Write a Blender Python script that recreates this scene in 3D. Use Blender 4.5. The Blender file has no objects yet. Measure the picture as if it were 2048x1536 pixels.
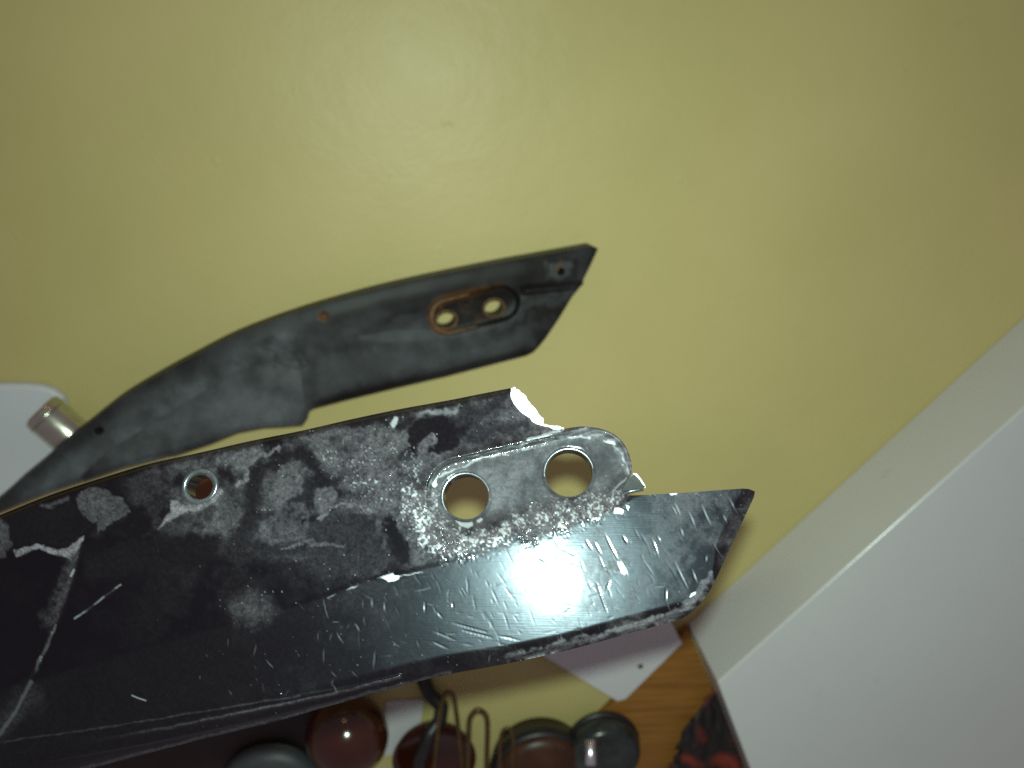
import bpy, math, random
import numpy as np
from mathutils import Matrix, Vector

rng = np.random.default_rng(7)
random.seed(7)
scene = bpy.context.scene
col = scene.collection

# ------------------------------------------------------------------ camera
F = 1967.0                      # focal length in pixels of the 2048 px wide photograph
H = 0.42                        # camera height above the tabletop (m)
d = np.array([(830 - 1024) / F, -(170 - 768) / F, -1.0])      # the point straight below the camera
K = -d / np.linalg.norm(d)
XA = np.array([1.0, 0, 0]) - K[0] * K
XA /= np.linalg.norm(XA)
YA = np.cross(K, XA)
R = np.array([XA, YA, K])       # camera space -> world
C = np.array([0.0, 0.0, H])
cam_d = bpy.data.cameras.new("camera")
cam_d.sensor_width = 36.0
cam_d.lens = 36.0 * F / 2048
cam_d.clip_start = 0.01
cam_d.clip_end = 20
cam = bpy.data.objects.new("camera", cam_d)
m = Matrix([list(R[0]) + [C[0]], list(R[1]) + [C[1]], list(R[2]) + [C[2]], [0, 0, 0, 1]])
cam.matrix_world = m
col.objects.link(cam)
scene.camera = cam
cam_d.dof.use_dof = True
cam_d.dof.focus_distance = 0.2
cam_d.dof.aperture_fstop = 21

# ------------------------------------------------------------------ light
w = bpy.data.worlds.new("World")
scene.world = w
w.use_nodes = True
bg = w.node_tree.nodes["Background"]
bg.inputs[0].default_value = (0.182, 0.157, 0.170, 1)
bg.inputs[1].default_value = 1.0


def area_light(name, loc, target, size, power, color):
    l = bpy.data.lights.new(name, 'AREA')
    l.shape = 'DISK'
    l.size = size
    l.energy = power
    l.color = color
    o = bpy.data.objects.new(name, l)
    o.location = Vector(loc)
    o.rotation_euler = (Vector(target) - Vector(loc)).to_track_quat('-Z', 'Y').to_euler()
    col.objects.link(o)
    return o


flash_pos = C + R @ np.array([0.0005, 0.011, 0.003])
flash = area_light("camera_flash", flash_pos, flash_pos + R @ np.array([0.06, -0.06, -1.0]), 0.0065, 0.63, (0.80, 1.0, 0.86))
flash.data.spread = math.radians(120)
lamp_pos = np.array([-0.10, 0.85, 0.36])
area_light("room_lamp", lamp_pos, (0, -0.1, 0), 0.05, 0.26, (1.0, 0.5, 0.16))

scene.view_settings.view_transform = 'Standard'
scene.view_settings.look = 'None'
scene.view_settings.exposure = 0
scene.view_settings.gamma = 1
scene.render.engine = 'CYCLES'
scene.cycles.use_denoising = False
scene.cycles.max_bounces = 6
scene.cycles.sample_clamp_indirect = 4


# ------------------------------------------------------------------ geometry helpers
def ray(x, y):
    x = np.asarray(x, float)
    y = np.asarray(y, float)
    v = np.stack([(x - 1024) / F, -(y - 768) / F, -np.ones_like(x)], -1)
    return v @ R.T


class Plane:
    def __init__(self, p0, n):
        self.p0 = np.asarray(p0, float)
        self.n = np.asarray(n, float) / np.linalg.norm(n)

    def at(self, x, y, h=0.0):
        v = ray(x, y)
        t = ((self.p0 - C) @ self.n + np.asarray(h)) / (v @ self.n)
        return C + v * t[..., None]


TABLE = Plane((0, 0, 0), (0, 0, 1))


def tab(x, y, z=0.0):
    return Plane((0, 0, z), (0, 0, 1)).at(np.float64(x), np.float64(y))


def obj(name, verts, faces, mat, parent=None, smooth=False):
    me = bpy.data.meshes.new(name)
    me.from_pydata([tuple(map(float, v)) for v in verts], [], [tuple(map(int, f)) for f in faces])
    me.update()
    if smooth:
        me.polygons.foreach_set("use_smooth", [True] * len(me.polygons))
    me.materials.append(mat)
    o = bpy.data.objects.new(name, me)
    col.objects.link(o)
    if parent is not None:
        o.parent = parent
        o.matrix_parent_inverse = parent.matrix_world.inverted()
    return o


def thing(name, label, cat, loc, group=None):
    o = bpy.data.objects.new(name, None)
    o.empty_display_size = 0.01
    o.matrix_world = Matrix.Translation(Vector(loc))
    col.objects.link(o)
    return tag(o, label, cat, group)


def tag(o, label, cat, group=None):
    o["label"] = label
    o["category"] = cat
    if group:
        o["group"] = group
    return o


def bevel(o, width, seg=3, angle=35):
    b = o.modifiers.new("bevel", 'BEVEL')
    b.width = width
    b.segments = seg
    b.limit_method = 'ANGLE'
    b.angle_limit = math.radians(angle)
    return o


def prism(name, loop, z0, z1, mat, parent=None, top=None):
    """closed prism over a loop of xy points (counter-clockwise from above)"""
    n = len(loop)
    top = loop if top is None else top
    vs = [(p[0], p[1], z0) for p in loop] + [(p[0], p[1], z1) for p in top]
    fs = [tuple(range(n - 1, -1, -1)), tuple(range(n, 2 * n))]
    fs += [(i, (i + 1) % n, n + (i + 1) % n, n + i) for i in range(n)]
    return obj(name, vs, fs, mat, parent)


def tube(name, pts, rad, mat, parent=None, n=10, closed=False, caps=True):
    pts = [Vector(p) for p in pts]
    k = len(pts)
    vs, fs = [], []
    prev = None
    for i, p in enumerate(pts):
        a = pts[(i - 1) % k] if (closed or i > 0) else p
        b = pts[(i + 1) % k] if (closed or i < k - 1) else p
        t = (b - a).normalized()
        if prev is None:
            u = t.orthogonal().normalized()
        else:
            u = (prev - t * prev.dot(t)).normalized()
        prev = u
        v = t.cross(u)
        r = rad[i] if hasattr(rad, '__len__') else rad
        for j in range(n):
            th = 2 * math.pi * j / n
            vs.append(p + (u * math.cos(th) + v * math.sin(th)) * r)
    for i in range(k if closed else k - 1):
        a, b = i * n, ((i + 1) % k) * n
        for j in range(n):
            fs.append((a + j, a + (j + 1) % n, b + (j + 1) % n, b + j))
    if caps and not closed:
        fs.append(tuple(range(n - 1, -1, -1)))
        fs.append(tuple(range((k - 1) * n, k * n)))
    return obj(name, vs, fs, mat, parent, True)


def lathe(name, prof, centre, mat, parent=None, n=48):
    vs, fs = [], []
    for r, z in prof:
        for j in range(n):
            th = 2 * math.pi * j / n
            vs.append((centre[0] + r * math.cos(th), centre[1] + r * math.sin(th), centre[2] + z))
    for i in range(len(prof) - 1):
        for j in range(n):
            fs.append((i * n + j, i * n + (j + 1) % n, (i + 1) * n + (j + 1) % n, (i + 1) * n + j))
    fs.append(tuple(range(n - 1, -1, -1)))
    fs.append(tuple(range((len(prof) - 1) * n, len(prof) * n)))
    return obj(name, vs, fs, mat, parent, True)


# ------------------------------------------------------------------ noise and masks on arrays
def vnoise(x, y, seed):
    r = np.random.default_rng(seed).random((257, 257))
    r[:, 256] = r[:, 0]
    r[256] = r[0]
    xi = np.floor(x).astype(int)
    yi = np.floor(y).astype(int)
    fx, fy = x - xi, y - yi
    fx = fx * fx * (3 - 2 * fx)
    fy = fy * fy * (3 - 2 * fy)
    a, b = xi % 256, yi % 256
    return (r[b, a] * (1 - fx) + r[b, a + 1] * fx) * (1 - fy) + (r[b + 1, a] * (1 - fx) + r[b + 1, a + 1] * fx) * fy


def fbm(x, y, s, o=4, seed=1):
    t, amp, tot = 0, 1.0, 0
    for i in range(o):
        t = t + amp * vnoise(x / s + 17.3 * i, y / s + 5.1 * i, seed + i)
        tot += amp
        amp *= 0.55
        s /= 2.03
    return t / tot


def sstep(a, b, x):
    t = np.clip((x - a) / (b - a), 0, 1)
    return t * t * (3 - 2 * t)


def inside(x, y, poly):
    r = np.zeros(x.shape, bool)
    n = len(poly)
    for i in range(n):
        x1, y1 = poly[i]
        x2, y2 = poly[(i + 1) % n]
        if y1 == y2:
            continue
        r ^= ((y1 > y) != (y2 > y)) & (x < (x2 - x1) * (y - y1) / (y2 - y1) + x1)
    return r


def dist_line(x, y, pts, closed=False):
    """distance to a polyline and the share of its length at the nearest point"""
    best = np.full(x.shape, 1e9)
    par = np.zeros(x.shape)
    n = len(pts)
    m_ = n if closed else n - 1
    for i in range(m_):
        ax, ay = pts[i]
        bx, by = pts[(i + 1) % n]
        dx, dy = bx - ax, by - ay
        L = dx * dx + dy * dy + 1e-9
        t = np.clip(((x - ax) * dx + (y - ay) * dy) / L, 0, 1)
        q = np.hypot(x - ax - t * dx, y - ay - t * dy)
        k = q < best
        best = np.where(k, q, best)
        par = np.where(k, (i + t) / m_, par)
    return best, par


def sdist(x, y, poly):
    q, _ = dist_line(x, y, poly, True)
    return np.where(inside(x, y, poly), -q, q)


def smooth_loop(pts, n=4):
    """Catmull-Rom through an open run of points"""
    p = np.array(pts, float)
    out = []
    for i in range(len(p) - 1):
        a, b, c, e = p[max(i - 1, 0)], p[i], p[i + 1], p[min(i + 2, len(p) - 1)]
        for k in range(n):
            t = k / n
            out.append(0.5 * (2 * b + (c - a) * t + (2 * a - 5 * b + 4 * c - e) * t * t + (3 * b - a - 3 * c + e) * t ** 3))
    out.append(p[-1])
    return [tuple(q) for q in out]


def ellipse(cx, cy, rx, ry, rot=0, n=64):
    o = []
    for i in range(n):
        t = 2 * math.pi * i / n
        a, b = rx * math.cos(t), ry * math.sin(t)
        o.append((cx + a * math.cos(rot) - b * math.sin(rot), cy + a * math.sin(rot) + b * math.cos(rot)))
    return o


class Canvas:
    """a grid over the flat of a bracket: height and wear live on its vertices"""

    def __init__(self, x0, y0, x1, y1, step):
        self.x, self.y = np.meshgrid(np.arange(x0, x1 + step, step), np.arange(y0, y1 + step, step))
        self.step = step
        self.h = np.zeros(self.x.shape)
        f = lambda sc, sd, o=2: fbm(self.x, self.y, sc, o, sd) - 0.5
        self.wx = self.x + 22 * f(26, 201) + 11 * f(9, 205)
        self.wy = self.y + 22 * f(26, 211) + 11 * f(9, 215)
        self.att = {}

    def win(self, pts, pad):
        p = np.array(pts)
        s = self.step
        i0 = max(int((p[:, 1].min() - pad - self.y[0, 0]) / s), 0)
        i1 = max(int((p[:, 1].max() + pad - self.y[0, 0]) / s) + 2, 0)
        j0 = max(int((p[:, 0].min() - pad - self.x[0, 0]) / s), 0)
        j1 = max(int((p[:, 0].max() + pad - self.x[0, 0]) / s) + 2, 0)
        return slice(i0, i1), slice(j0, j1)

    def stroke(self, pts, wdt, soft=None, rough=0.0):
        soft = soft or wdt * 0.6
        W = self.win(pts, wdt + soft + 4 + rough * 4)
        mk = np.zeros(self.x.shape)
        if self.x[W].size:
            k = min(rough / 5.0, 1.0)
            q, t = dist_line(self.x[W] * (1 - k) + self.wx[W] * k, self.y[W] * (1 - k) + self.wy[W] * k, pts)
            if rough:
                q = q + (fbm(self.x[W], self.y[W], 11, 3, 41) - 0.5) * 2 * rough
            mk[W] = 1 - sstep(wdt / 2 - soft / 2, wdt / 2 + soft / 2, q)
        return mk

    def poly(self, pts, soft=4, rough=0.0):
        W = self.win(pts, soft + 4 + rough * 4)
        mk = np.zeros(self.x.shape)
        k = min(rough / 5.0, 1.0)
        q = sdist(self.x[W] * (1 - k) + self.wx[W] * k, self.y[W] * (1 - k) + self.wy[W] * k, pts)
        if rough:
            q = q + (fbm(self.x[W], self.y[W], 13, 4, 55) - 0.5) * 2 * rough
        mk[W] = 1 - sstep(-soft / 2, soft / 2, q)
        return mk

    def build(self, name, outline, holes, plane, unit, thick, mat, parent, back_mat=None):
        x, y = self.x, self.y
        cx = (x[:-1, :-1] + x[1:, 1:]) / 2
        cy = (y[:-1, :-1] + y[1:, 1:]) / 2
        keep = inside(cx, cy, outline)
        for hl in holes:
            keep &= ~inside(cx, cy, hl)
        nr, nc = x.shape
        # drop kept cells that hang on by one corner only, so that every rim stays a clean loop
        idx = np.arange(nr * nc).reshape(nr, nc)
        ii, jj = np.nonzero(keep)
        quads = np.stack([idx[ii, jj], idx[ii + 1, jj], idx[ii + 1, jj + 1], idx[ii, jj + 1]], 1)
        # rim edges: used by one kept cell
        e = np.concatenate([quads[:, [0, 1]], quads[:, [1, 2]], quads[:, [2, 3]], quads[:, [3, 0]]])
        key = np.sort(e, 1)
        key = key[:, 0].astype(np.int64) * (nr * nc) + key[:, 1]
        _, first, cnt = np.unique(key, return_index=True, return_counts=True)
        rim = e[first[cnt == 1]]
        rv = np.unique(rim)
        xf, yf = x.ravel().copy(), y.ravel().copy()
        # pull the rim vertices onto the traced outline
        bx, by, bd = xf[rv].copy(), yf[rv].copy(), np.full(len(rv), 1e9)
        for lp in [outline] + list(holes):
            n = len(lp)
            for i in range(n):
                ax, ay = lp[i]
                ex, ey = lp[(i + 1) % n]
                dx, dy = ex - ax, ey - ay
                t = np.clip(((xf[rv] - ax) * dx + (yf[rv] - ay) * dy) / (dx * dx + dy * dy + 1e-9), 0, 1)
                qx, qy = ax + t * dx, ay + t * dy
                q = np.hypot(xf[rv] - qx, yf[rv] - qy)
                k = q < bd
                bx, by, bd = np.where(k, qx, bx), np.where(k, qy, by), np.where(k, q, bd)
        ok = bd < self.step * 1.6
        xf[rv] = np.where(ok, bx, xf[rv])
        yf[rv] = np.where(ok, by, yf[rv])
        used = np.unique(quads)
        remap = np.full(nr * nc, -1)
        remap[used] = np.arange(len(used))
        top = plane.at(xf[used], yf[used], self.h.ravel()[used] * unit)
        wall_t = plane.at(xf[rv], yf[rv], self.h.ravel()[rv] * unit)
        wall_b = wall_t - plane.n * thick
        bot = top - plane.n * thick
        n0, n1 = len(used), len(rv)
        rmap = {v: i for i, v in enumerate(rv)}
        vs = np.concatenate([top, wall_t, wall_b, bot])
        f1 = remap[quads]
        ra = np.array([[rmap[a], rmap[b]] for a, b in rim])
        f2 = np.stack([n0 + ra[:, 0], n0 + n1 + ra[:, 0], n0 + n1 + ra[:, 1], n0 + ra[:, 1]], 1)
        f3 = f1[:, ::-1] + n0 + 2 * n1
        fs = np.concatenate([f1, f2, f3])
        me = bpy.data.meshes.new(name)
        me.vertices.add(len(vs))
        me.vertices.foreach_set("co", vs.astype(np.float32).ravel())
        me.loops.add(fs.size)
        me.loops.foreach_set("vertex_index", fs.astype(np.int32).ravel())
        me.polygons.add(len(fs))
        me.polygons.foreach_set("loop_start", np.arange(0, fs.size, 4, dtype=np.int32))
        me.polygons.foreach_set("loop_total", np.full(len(fs), 4, dtype=np.int32))
        me.update(calc_edges=True)
        me.validate()
        me.polygons.foreach_set("use_smooth", np.ones(len(me.polygons), bool))
        for k, a in self.att.items():
            at = me.attributes.new(k, 'FLOAT', 'POINT')
            af = a.ravel()
            val = np.concatenate([af[used], af[rv] * 0.6, af[rv] * 0.3, np.zeros(n0)])
            at.data.foreach_set("value", val.astype(np.float32))
        me.materials.append(mat)
        o = bpy.data.objects.new(name, me)
        col.objects.link(o)
        o.parent = parent
        o.matrix_parent_inverse = parent.matrix_world.inverted()
        return o


# ------------------------------------------------------------------ materials
class N:
    def __init__(self, name):
        self.m = bpy.data.materials.new(name)
        self.m.use_nodes = True
        self.t = self.m.node_tree
        self.b = self.t.nodes["Principled BSDF"]

    def new(self, kind, **kw):
        n = self.t.nodes.new(kind)
        for k, v in kw.items():
            if k in n.inputs:
                n.inputs[k].default_value = v
            else:
                setattr(n, k, v)
        return n

    def link(self, a, b):
        self.t.links.new(a, b)

    def set(self, **kw):
        for k, v in kw.items():
            self.b.inputs[k.replace('_', ' ')].default_value = v
        return self

    def coord(self, scale=(1, 1, 1), rot=(0, 0, 0)):
        tc = self.new("ShaderNodeTexCoord")
        mp = self.new("ShaderNodeMapping")
        mp.inputs["Scale"].default_value = scale
        mp.inputs["Rotation"].default_value = rot
        self.link(tc.outputs["Object"], mp.inputs["Vector"])
        return mp.outputs[0]

    def noise(self, scale, detail=4, rough=0.55, vec=None):
        n = self.new("ShaderNodeTexNoise")
        n.inputs["Scale"].default_value = scale
        n.inputs["Detail"].default_value = detail
        n.inputs["Roughness"].default_value = rough
        self.link(vec if vec is not None else self.coord(), n.inputs["Vector"])
        return n.outputs["Fac"]

    def ramp(self, fac, stops):
        r = self.new("ShaderNodeValToRGB")
        el = r.color_ramp.elements
        while len(el) < len(stops):
            el.new(0.5)
        for e_, (p, c) in zip(el, stops):
            e_.position = p
            e_.color = c if len(c) == 4 else (*c, 1)
        self.link(fac, r.inputs[0])
        return r.outputs[0]

    def mix(self, fac, a, b, clamp=True):
        n = self.new("ShaderNodeMix", data_type='RGBA')
        n.clamp_factor = clamp
        for s, v in ((n.inputs[0], fac), (n.inputs[6], a), (n.inputs[7], b)):
            if hasattr(v, 'links'):
                self.link(v, s)
            elif isinstance(v, (int, float)):
                s.default_value = v
            else:
                s.default_value = (*v, 1)
        return n.outputs[2]

    def fmix(self, fac, a, b):
        n = self.new("ShaderNodeMix", data_type='FLOAT')
        for s, v in ((n.inputs[0], fac), (n.inputs[2], a), (n.inputs[3], b)):
            if hasattr(v, 'links'):
                self.link(v, s)
            else:
                s.default_value = v
        return n.outputs[0]

    def math(self, op, a, b=0.0):
        n = self.new("ShaderNodeMath", operation=op)
        for s, v in ((n.inputs[0], a), (n.inputs[1], b)):
            if hasattr(v, 'links'):
                self.link(v, s)
            else:
                s.default_value = v
        return n.outputs[0]

    def attr(self, name):
        return self.new("ShaderNodeAttribute", attribute_name=name).outputs["Fac"]

    def bump(self, height, dist, strength=1.0, prev=None):
        b = self.new("ShaderNodeBump")
        b.inputs["Strength"].default_value = strength
        b.inputs["Distance"].default_value = dist
        self.link(height, b.inputs["Height"])
        if prev is not None:
            self.link(prev, b.inputs["Normal"])
        return b.outputs[0]

    def out(self, color=None, rough=None, metal=None, normal=None):
        for v, s in ((color, "Base Color"), (rough, "Roughness"), (metal, "Metallic"), (normal, "Normal")):
            if v is not None:
                self.link(v, self.b.inputs[s])
        return self.m


def simple(name, c, rough=0.5, metal=0.0, var=0.15, scale=60, bump=0.0, **kw):
    n = N(name)
    n.set(Metallic=metal, **kw)
    f = n.noise(scale, 5)
    lo = tuple(v * (1 - var) for v in c)
    hi = tuple(min(v * (1 + var), 1) for v in c)
    cc = n.ramp(f, [(0.3, lo), (0.7, hi)])
    rr = n.fmix(n.noise(scale * 1.7, 4), max(rough - 0.08, 0.02), min(rough + 0.08, 1))
    nm = n.bump(n.noise(scale * 6, 4), bump) if bump else None
    return n.out(cc, rr, None, nm)


def mat_yellow():
    n = N("yellow paint")
    f = n.noise(9, 5, 0.6)
    c = n.ramp(f, [(0.3, (0.465, 0.392, 0.165)), (0.7, (0.505, 0.425, 0.19))])
    spots = n.ramp(n.noise(55, 3, 0.5), [(0.71, (0, 0, 0)), (0.76, (1, 1, 1))])
    c = n.mix(n.math('MULTIPLY', spots, 0.10), c, (0.25, 0.2, 0.08))
    tone = n.ramp(n.noise(5, 3, 0.5), [(0.3, (0.93, 0.95, 0.90)), (0.7, (1.05, 1.03, 1.06))])
    mul = n.new("ShaderNodeMix", data_type='RGBA', blend_type='MULTIPLY')
    mul.inputs[0].default_value = 1.0
    n.link(c, mul.inputs[6])
    n.link(tone, mul.inputs[7])
    c = mul.outputs[2]
    big = n.bump(n.noise(42, 3, 0.5), 0.00042)
    flake = n.ramp(n.noise(75, 3, 0.6, n.coord((1, 1, 1), (0, 0, 0.7))), [(0.68, (0, 0, 0)), (0.73, (1, 1, 1))])
    big = n.bump(flake, 0.00012, 1, big)
    fine = n.bump(n.noise(420, 3, 0.6), 0.00007, 1, big)
    n.set(Specular_IOR_Level=0.20)
    return n.out(c, n.fmix(n.noise(40, 4), 0.34, 0.46), None, fine)


def mat_bracket():
    n = N("worn black paint on cast alloy")
    dust, bare = n.attr("dust"), n.attr("bare")
    v = n.coord()
    mott = n.noise(1500, 3, 0.6, v)
    dn = n.math('MULTIPLY', dust, n.fmix(n.noise(900, 4, 0.65, v), 0.35, 1.65))
    fine = n.math('MULTIPLY', dn, n.fmix(n.noise(4200, 2, 0.5, v), 0.1, 1.9))
    c = n.mix(fine, (0.0020, 0.0012, 0.0022), (0.046, 0.042, 0.048), False)
    c = n.mix(bare, c, (0.46, 0.50, 0.53))
    rough = n.fmix(dust, 0.24, 0.55)
    rough = n.fmix(bare, rough, 0.42)
    metal = n.math('MULTIPLY', bare, 0.55)
    # fine rubbed scratches in three directions
    nm = None
    for ang, sx, sy, dist in ((0.35, 160, 5200, 2.2e-6), (-1.1, 150, 4200, 2.6e-6), (1.25, 220, 5200, 1.8e-6)):
        vec = n.coord((sx, sy, sx), (0, 0, ang))
        nz = n.new("ShaderNodeTexNoise")
        nz.inputs["Scale"].default_value = 1.0
        nz.inputs["Detail"].default_value = 3
        n.link(vec, nz.inputs["Vector"])
        nm = n.bump(nz.outputs["Fac"], dist * 2.2, 1.0, nm)
    nm = n.bump(mott, 1.6e-6, 1.0, nm)
    n.set(Specular_IOR_Level=0.16, Coat_Weight=0.48, Coat_Roughness=0.075)
    n.b.inputs["Specular Tint"].default_value = (0.66, 0.82, 1.0, 1)
    n.link(nm, n.b.inputs["Normal"])
    return n.out(c, rough, metal)


def mat_rear():
    n = N("dull black paint with dust and rust")
    dust, rust = n.attr("dust"), n.attr("rust")
    dn = n.math('MULTIPLY', dust, n.fmix(n.noise(160, 4, 0.6), 0.6, 1.4))
    dn = n.math('MULTIPLY', dn, n.fmix(n.noise(1100, 3, 0.6), 0.55, 1.55))
    c = n.mix(dn, (0.010, 0.008, 0.008), (0.098, 0.105, 0.115))
    c = n.mix(rust, c, (0.12, 0.05, 0.014))
    n.set(Specular_IOR_Level=0.12)
    return n.out(c, n.fmix(dust, 0.42, 0.6), None, n.bump(n.noise(1300, 3), 2e-5))


def mat_wood():
    n = N("orange brown wood")
    vec = n.coord((26, 420, 26), (0, 0, math.radians(-45)))
    g = n.noise(1.0, 5, 0.6, vec)
    c = n.ramp(g, [(0.25, (0.15, 0.062, 0.012)), (0.55, (0.27, 0.115, 0.024)), (0.8, (0.33, 0.15, 0.035))])
    n.set(Specular_IOR_Level=0.3)
    return n.out(c, n.fmix(g, 0.4, 0.55), None, n.bump(g, 8e-5))


def mat_cloth():
    n = N("dark cloth with red flowers")
    f = n.noise(75, 2, 0.4)
    c = n.ramp(f, [(0.50, (0.012, 0.008, 0.008)), (0.56, (0.10, 0.012, 0.006)), (0.70, (0.22, 0.03, 0.01))])
    wv = n.noise(1600, 2)
    return n.out(c, None, None, n.bump(wv, 1e-4))


def mat_white(name, c, rough=0.35):
    n = N(name)
    f = n.noise(14, 4)
    cc = n.ramp(f, [(0.3, tuple(v * 0.96 for v in c)), (0.7, c)])
    sp = n.ramp(n.noise(90, 2, 0.4), [(0.74, (0, 0, 0)), (0.77, (1, 1, 1))])
    cc = n.mix(n.math('MULTIPLY', sp, 0.15), cc, tuple(v * 0.5 for v in c))
    nm = n.bump(n.noise(700, 3), 2e-5)
    n.set(Specular_IOR_Level=0.55)
    sm_ = n.ramp(n.noise(11, 4, 0.65), [(0.35, (0, 0, 0)), (0.75, (1, 1, 1))])
    cc = n.mix(n.math('MULTIPLY', sm_, 0.12), cc, tuple(v * 0.8 for v in c))
    return n.out(cc, n.fmix(n.noise(30, 3), rough - 0.05, rough + 0.08), None, nm)


M_yellow = mat_yellow()
M_bracket = mat_bracket()
M_rear = mat_rear()
M_wood = mat_wood()
M_cloth = mat_cloth()
M_white = mat_white("white enamel", (0.58, 0.585, 0.59), 0.19)
M_paper = mat_white("white card", (0.55, 0.54, 0.56), 0.6)
M_plastic = mat_white("white plastic", (0.55, 0.57, 0.60), 0.4)
M_alloy = simple("bright broken alloy", (0.82, 0.84, 0.87), 0.42, 0.25, 0.08, 900, 4e-5)
M_rim = simple("bare rim metal", (0.17, 0.19, 0.21), 0.22, 0.75, 0.25, 700, 1e-5)
M_chrome = simple("chrome", (0.52, 0.52, 0.43), 0.25, 1.0, 0.1, 200, 1e-5)
M_rust = simple("rusty steel", (0.105, 0.050, 0.018), 0.6, 0.2, 0.5, 400, 8e-5)
M_glass = simple("dark brown glaze", (0.040, 0.008, 0.003), 0.16, 0.0, 0.3, 40, 0, Coat_Weight=0.3, Coat_Roughness=0.1)
M_lid = simple("brown lacquer", (0.055, 0.022, 0.012), 0.34, 0.0, 0.4, 80, 2e-5, Specular_IOR_Level=0.3)
M_black = simple("black rubber", (0.012, 0.010, 0.012), 0.4, 0.0, 0.3, 120, 2e-5)
M_grey = simple("grey smoked plastic", (0.030, 0.033, 0.033), 0.25, 0.0, 0.6, 90, 2e-5, Specular_IOR_Level=0.35)
M_slate = simple("slate grey plastic", (0.045, 0.052, 0.058), 0.5, 0.0, 0.2, 90, 3e-5)
M_shade_slab = simple("dark brown shade", (0.018, 0.007, 0.006), 0.5, 0.0, 0.4, 150, 1e-4)
M_pin = simple("polished steel", (0.8, 0.8, 0.84), 0.26, 1.0, 0.08, 200, 0)
M_shade_patch = simple("orange brown shade", (0.17, 0.055, 0.012), 0.6, 0.0, 0.3, 200, 8e-5)
M_brass = simple("tarnished brass wire", (0.13, 0.075, 0.03), 0.3, 0.6, 0.3, 300, 1e-5)

# ------------------------------------------------------------------ the tabletop (setting)
n_ = 2
xs = np.linspace(-0.75, 0.75, n_)
tabletop = obj("tabletop", [(-0.7, -0.62, 0), (0.7, -0.62, 0), (0.7, 0.45, 0), (-0.7, 0.45, 0),
                            (-0.7, -0.62, -0.02), (0.7, -0.62, -0.02), (0.7, 0.45, -0.02), (-0.7, 0.45, -0.02)],
               [(0, 1, 2, 3), (7, 6, 5, 4), (0, 4, 5, 1), (1, 5, 6, 2), (2, 6, 7, 3), (3, 7, 4, 0)], M_yellow)
tabletop["kind"] = "structure"
tabletop["label"] = "yellow painted tabletop under everything"

# ------------------------------------------------------------------ large white box on the right
HB = 0.05
corner = tab(1435, 1365, HB)
e1 = tab(2048, 815, HB) - corner
e1 /= np.linalg.norm(e1)
e2 = tab(1500, 1536, HB) - corner
e2 /= np.linalg.norm(e2)
pc = [corner, corner + e2 * 0.22, corner + e2 * 0.22 + e1 * 0.55, corner + e1 * 0.55]
loop = [(p[0], p[1]) for p in pc]
root = thing("white_box", "large plain white box with a bright rounded edge, right of the brackets", "box", (corner[0], corner[1], 0))
bx = prism("box_body", loop, 0.0, HB, M_white, root)
bevel(bx, 0.0009, 4)
bx.data.polygons.foreach_set("use_smooth", [False] * len(bx.data.polygons))

# ------------------------------------------------------------------ near bracket
nd = np.array([-(1102 - 1024) / F, (1158 - 768) / F, 1.0])
hit = C + (ray(1102, 1158)) * 0.197
# the flat mirrors the flash to the lens at the glare: its normal halves the angle between them
to_c = C - hit
to_f = flash_pos - hit
nrm = to_c / np.linalg.norm(to_c) + to_f / np.linalg.norm(to_f)
NEAR = Plane(hit, nrm)
U = 0.0001                       # one photograph pixel on the near bracket, in metres

top_edge = [(-150, 1092), (0, 1030), (100, 990), (200, 957), (300, 927), (400, 905), (500, 882), (600, 862), (700, 839), (800, 818), (900, 800), (960, 788), (1022, 776)]
frac_in = [(1022, 776), (1021, 786), (1022, 796), (1028, 808), (1036, 818), (1044, 826), (1053, 832), (1060, 836), (1064, 843), (1073, 848), (1086, 852), (1098, 854), (1108, 860), (1112, 859)]
frac_out = [(1028, 774), (1036, 779), (1043, 786), (1051, 790), (1055, 800), (1062, 808), (1069, 815), (1075, 823), (1079, 830), (1087, 838), (1088, 848), (1104, 851), (1119, 852), (1130, 857)]
boss_edge = [(1112, 859), (1130, 857), (1150, 854), (1170, 853), (1200, 857), (1222, 865), (1238, 876), (1250, 891), (1257, 905), (1262, 922), (1265, 942)]
nose_top = [(1262, 952), (1254, 972), (1250, 984), (1256, 991), (1292, 990), (1318, 988), (1341, 987), (1360, 986), (1388, 984), (1441, 980), (1485, 977), (1498, 978), (1510, 983)]
nose_end = [(1510, 983), (1508, 994), (1494, 1024), (1477, 1060), (1459, 1098), (1445, 1130), (1431, 1160), (1418, 1184), (1400, 1208), (1380, 1228), (1360, 1239)]
bottom_edge = [(1360, 1239), (1344, 1244), (1279, 1261), (1215, 1279), (1129, 1302), (1000, 1330), (900, 1348), (825, 1366), (747, 1388), (652, 1414), (571, 1438), (500, 1456), (395, 1481), (300, 1506), (198, 1533), (60, 1572), (-150, 1634)]
OUT = smooth_loop(top_edge, 4)[:-1] + frac_in[:-1] + smooth_loop(boss_edge, 3)[:-1] + nose_top[:-1] + nose_end[:-1] + smooth_loop(bottom_edge, 4)
H1 = ellipse(932, 994, 46, 46)
H2 = ellipse(1138, 947, 48, 48)
H3 = ellipse(399, 975, 28, 24, -0.7)

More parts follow.
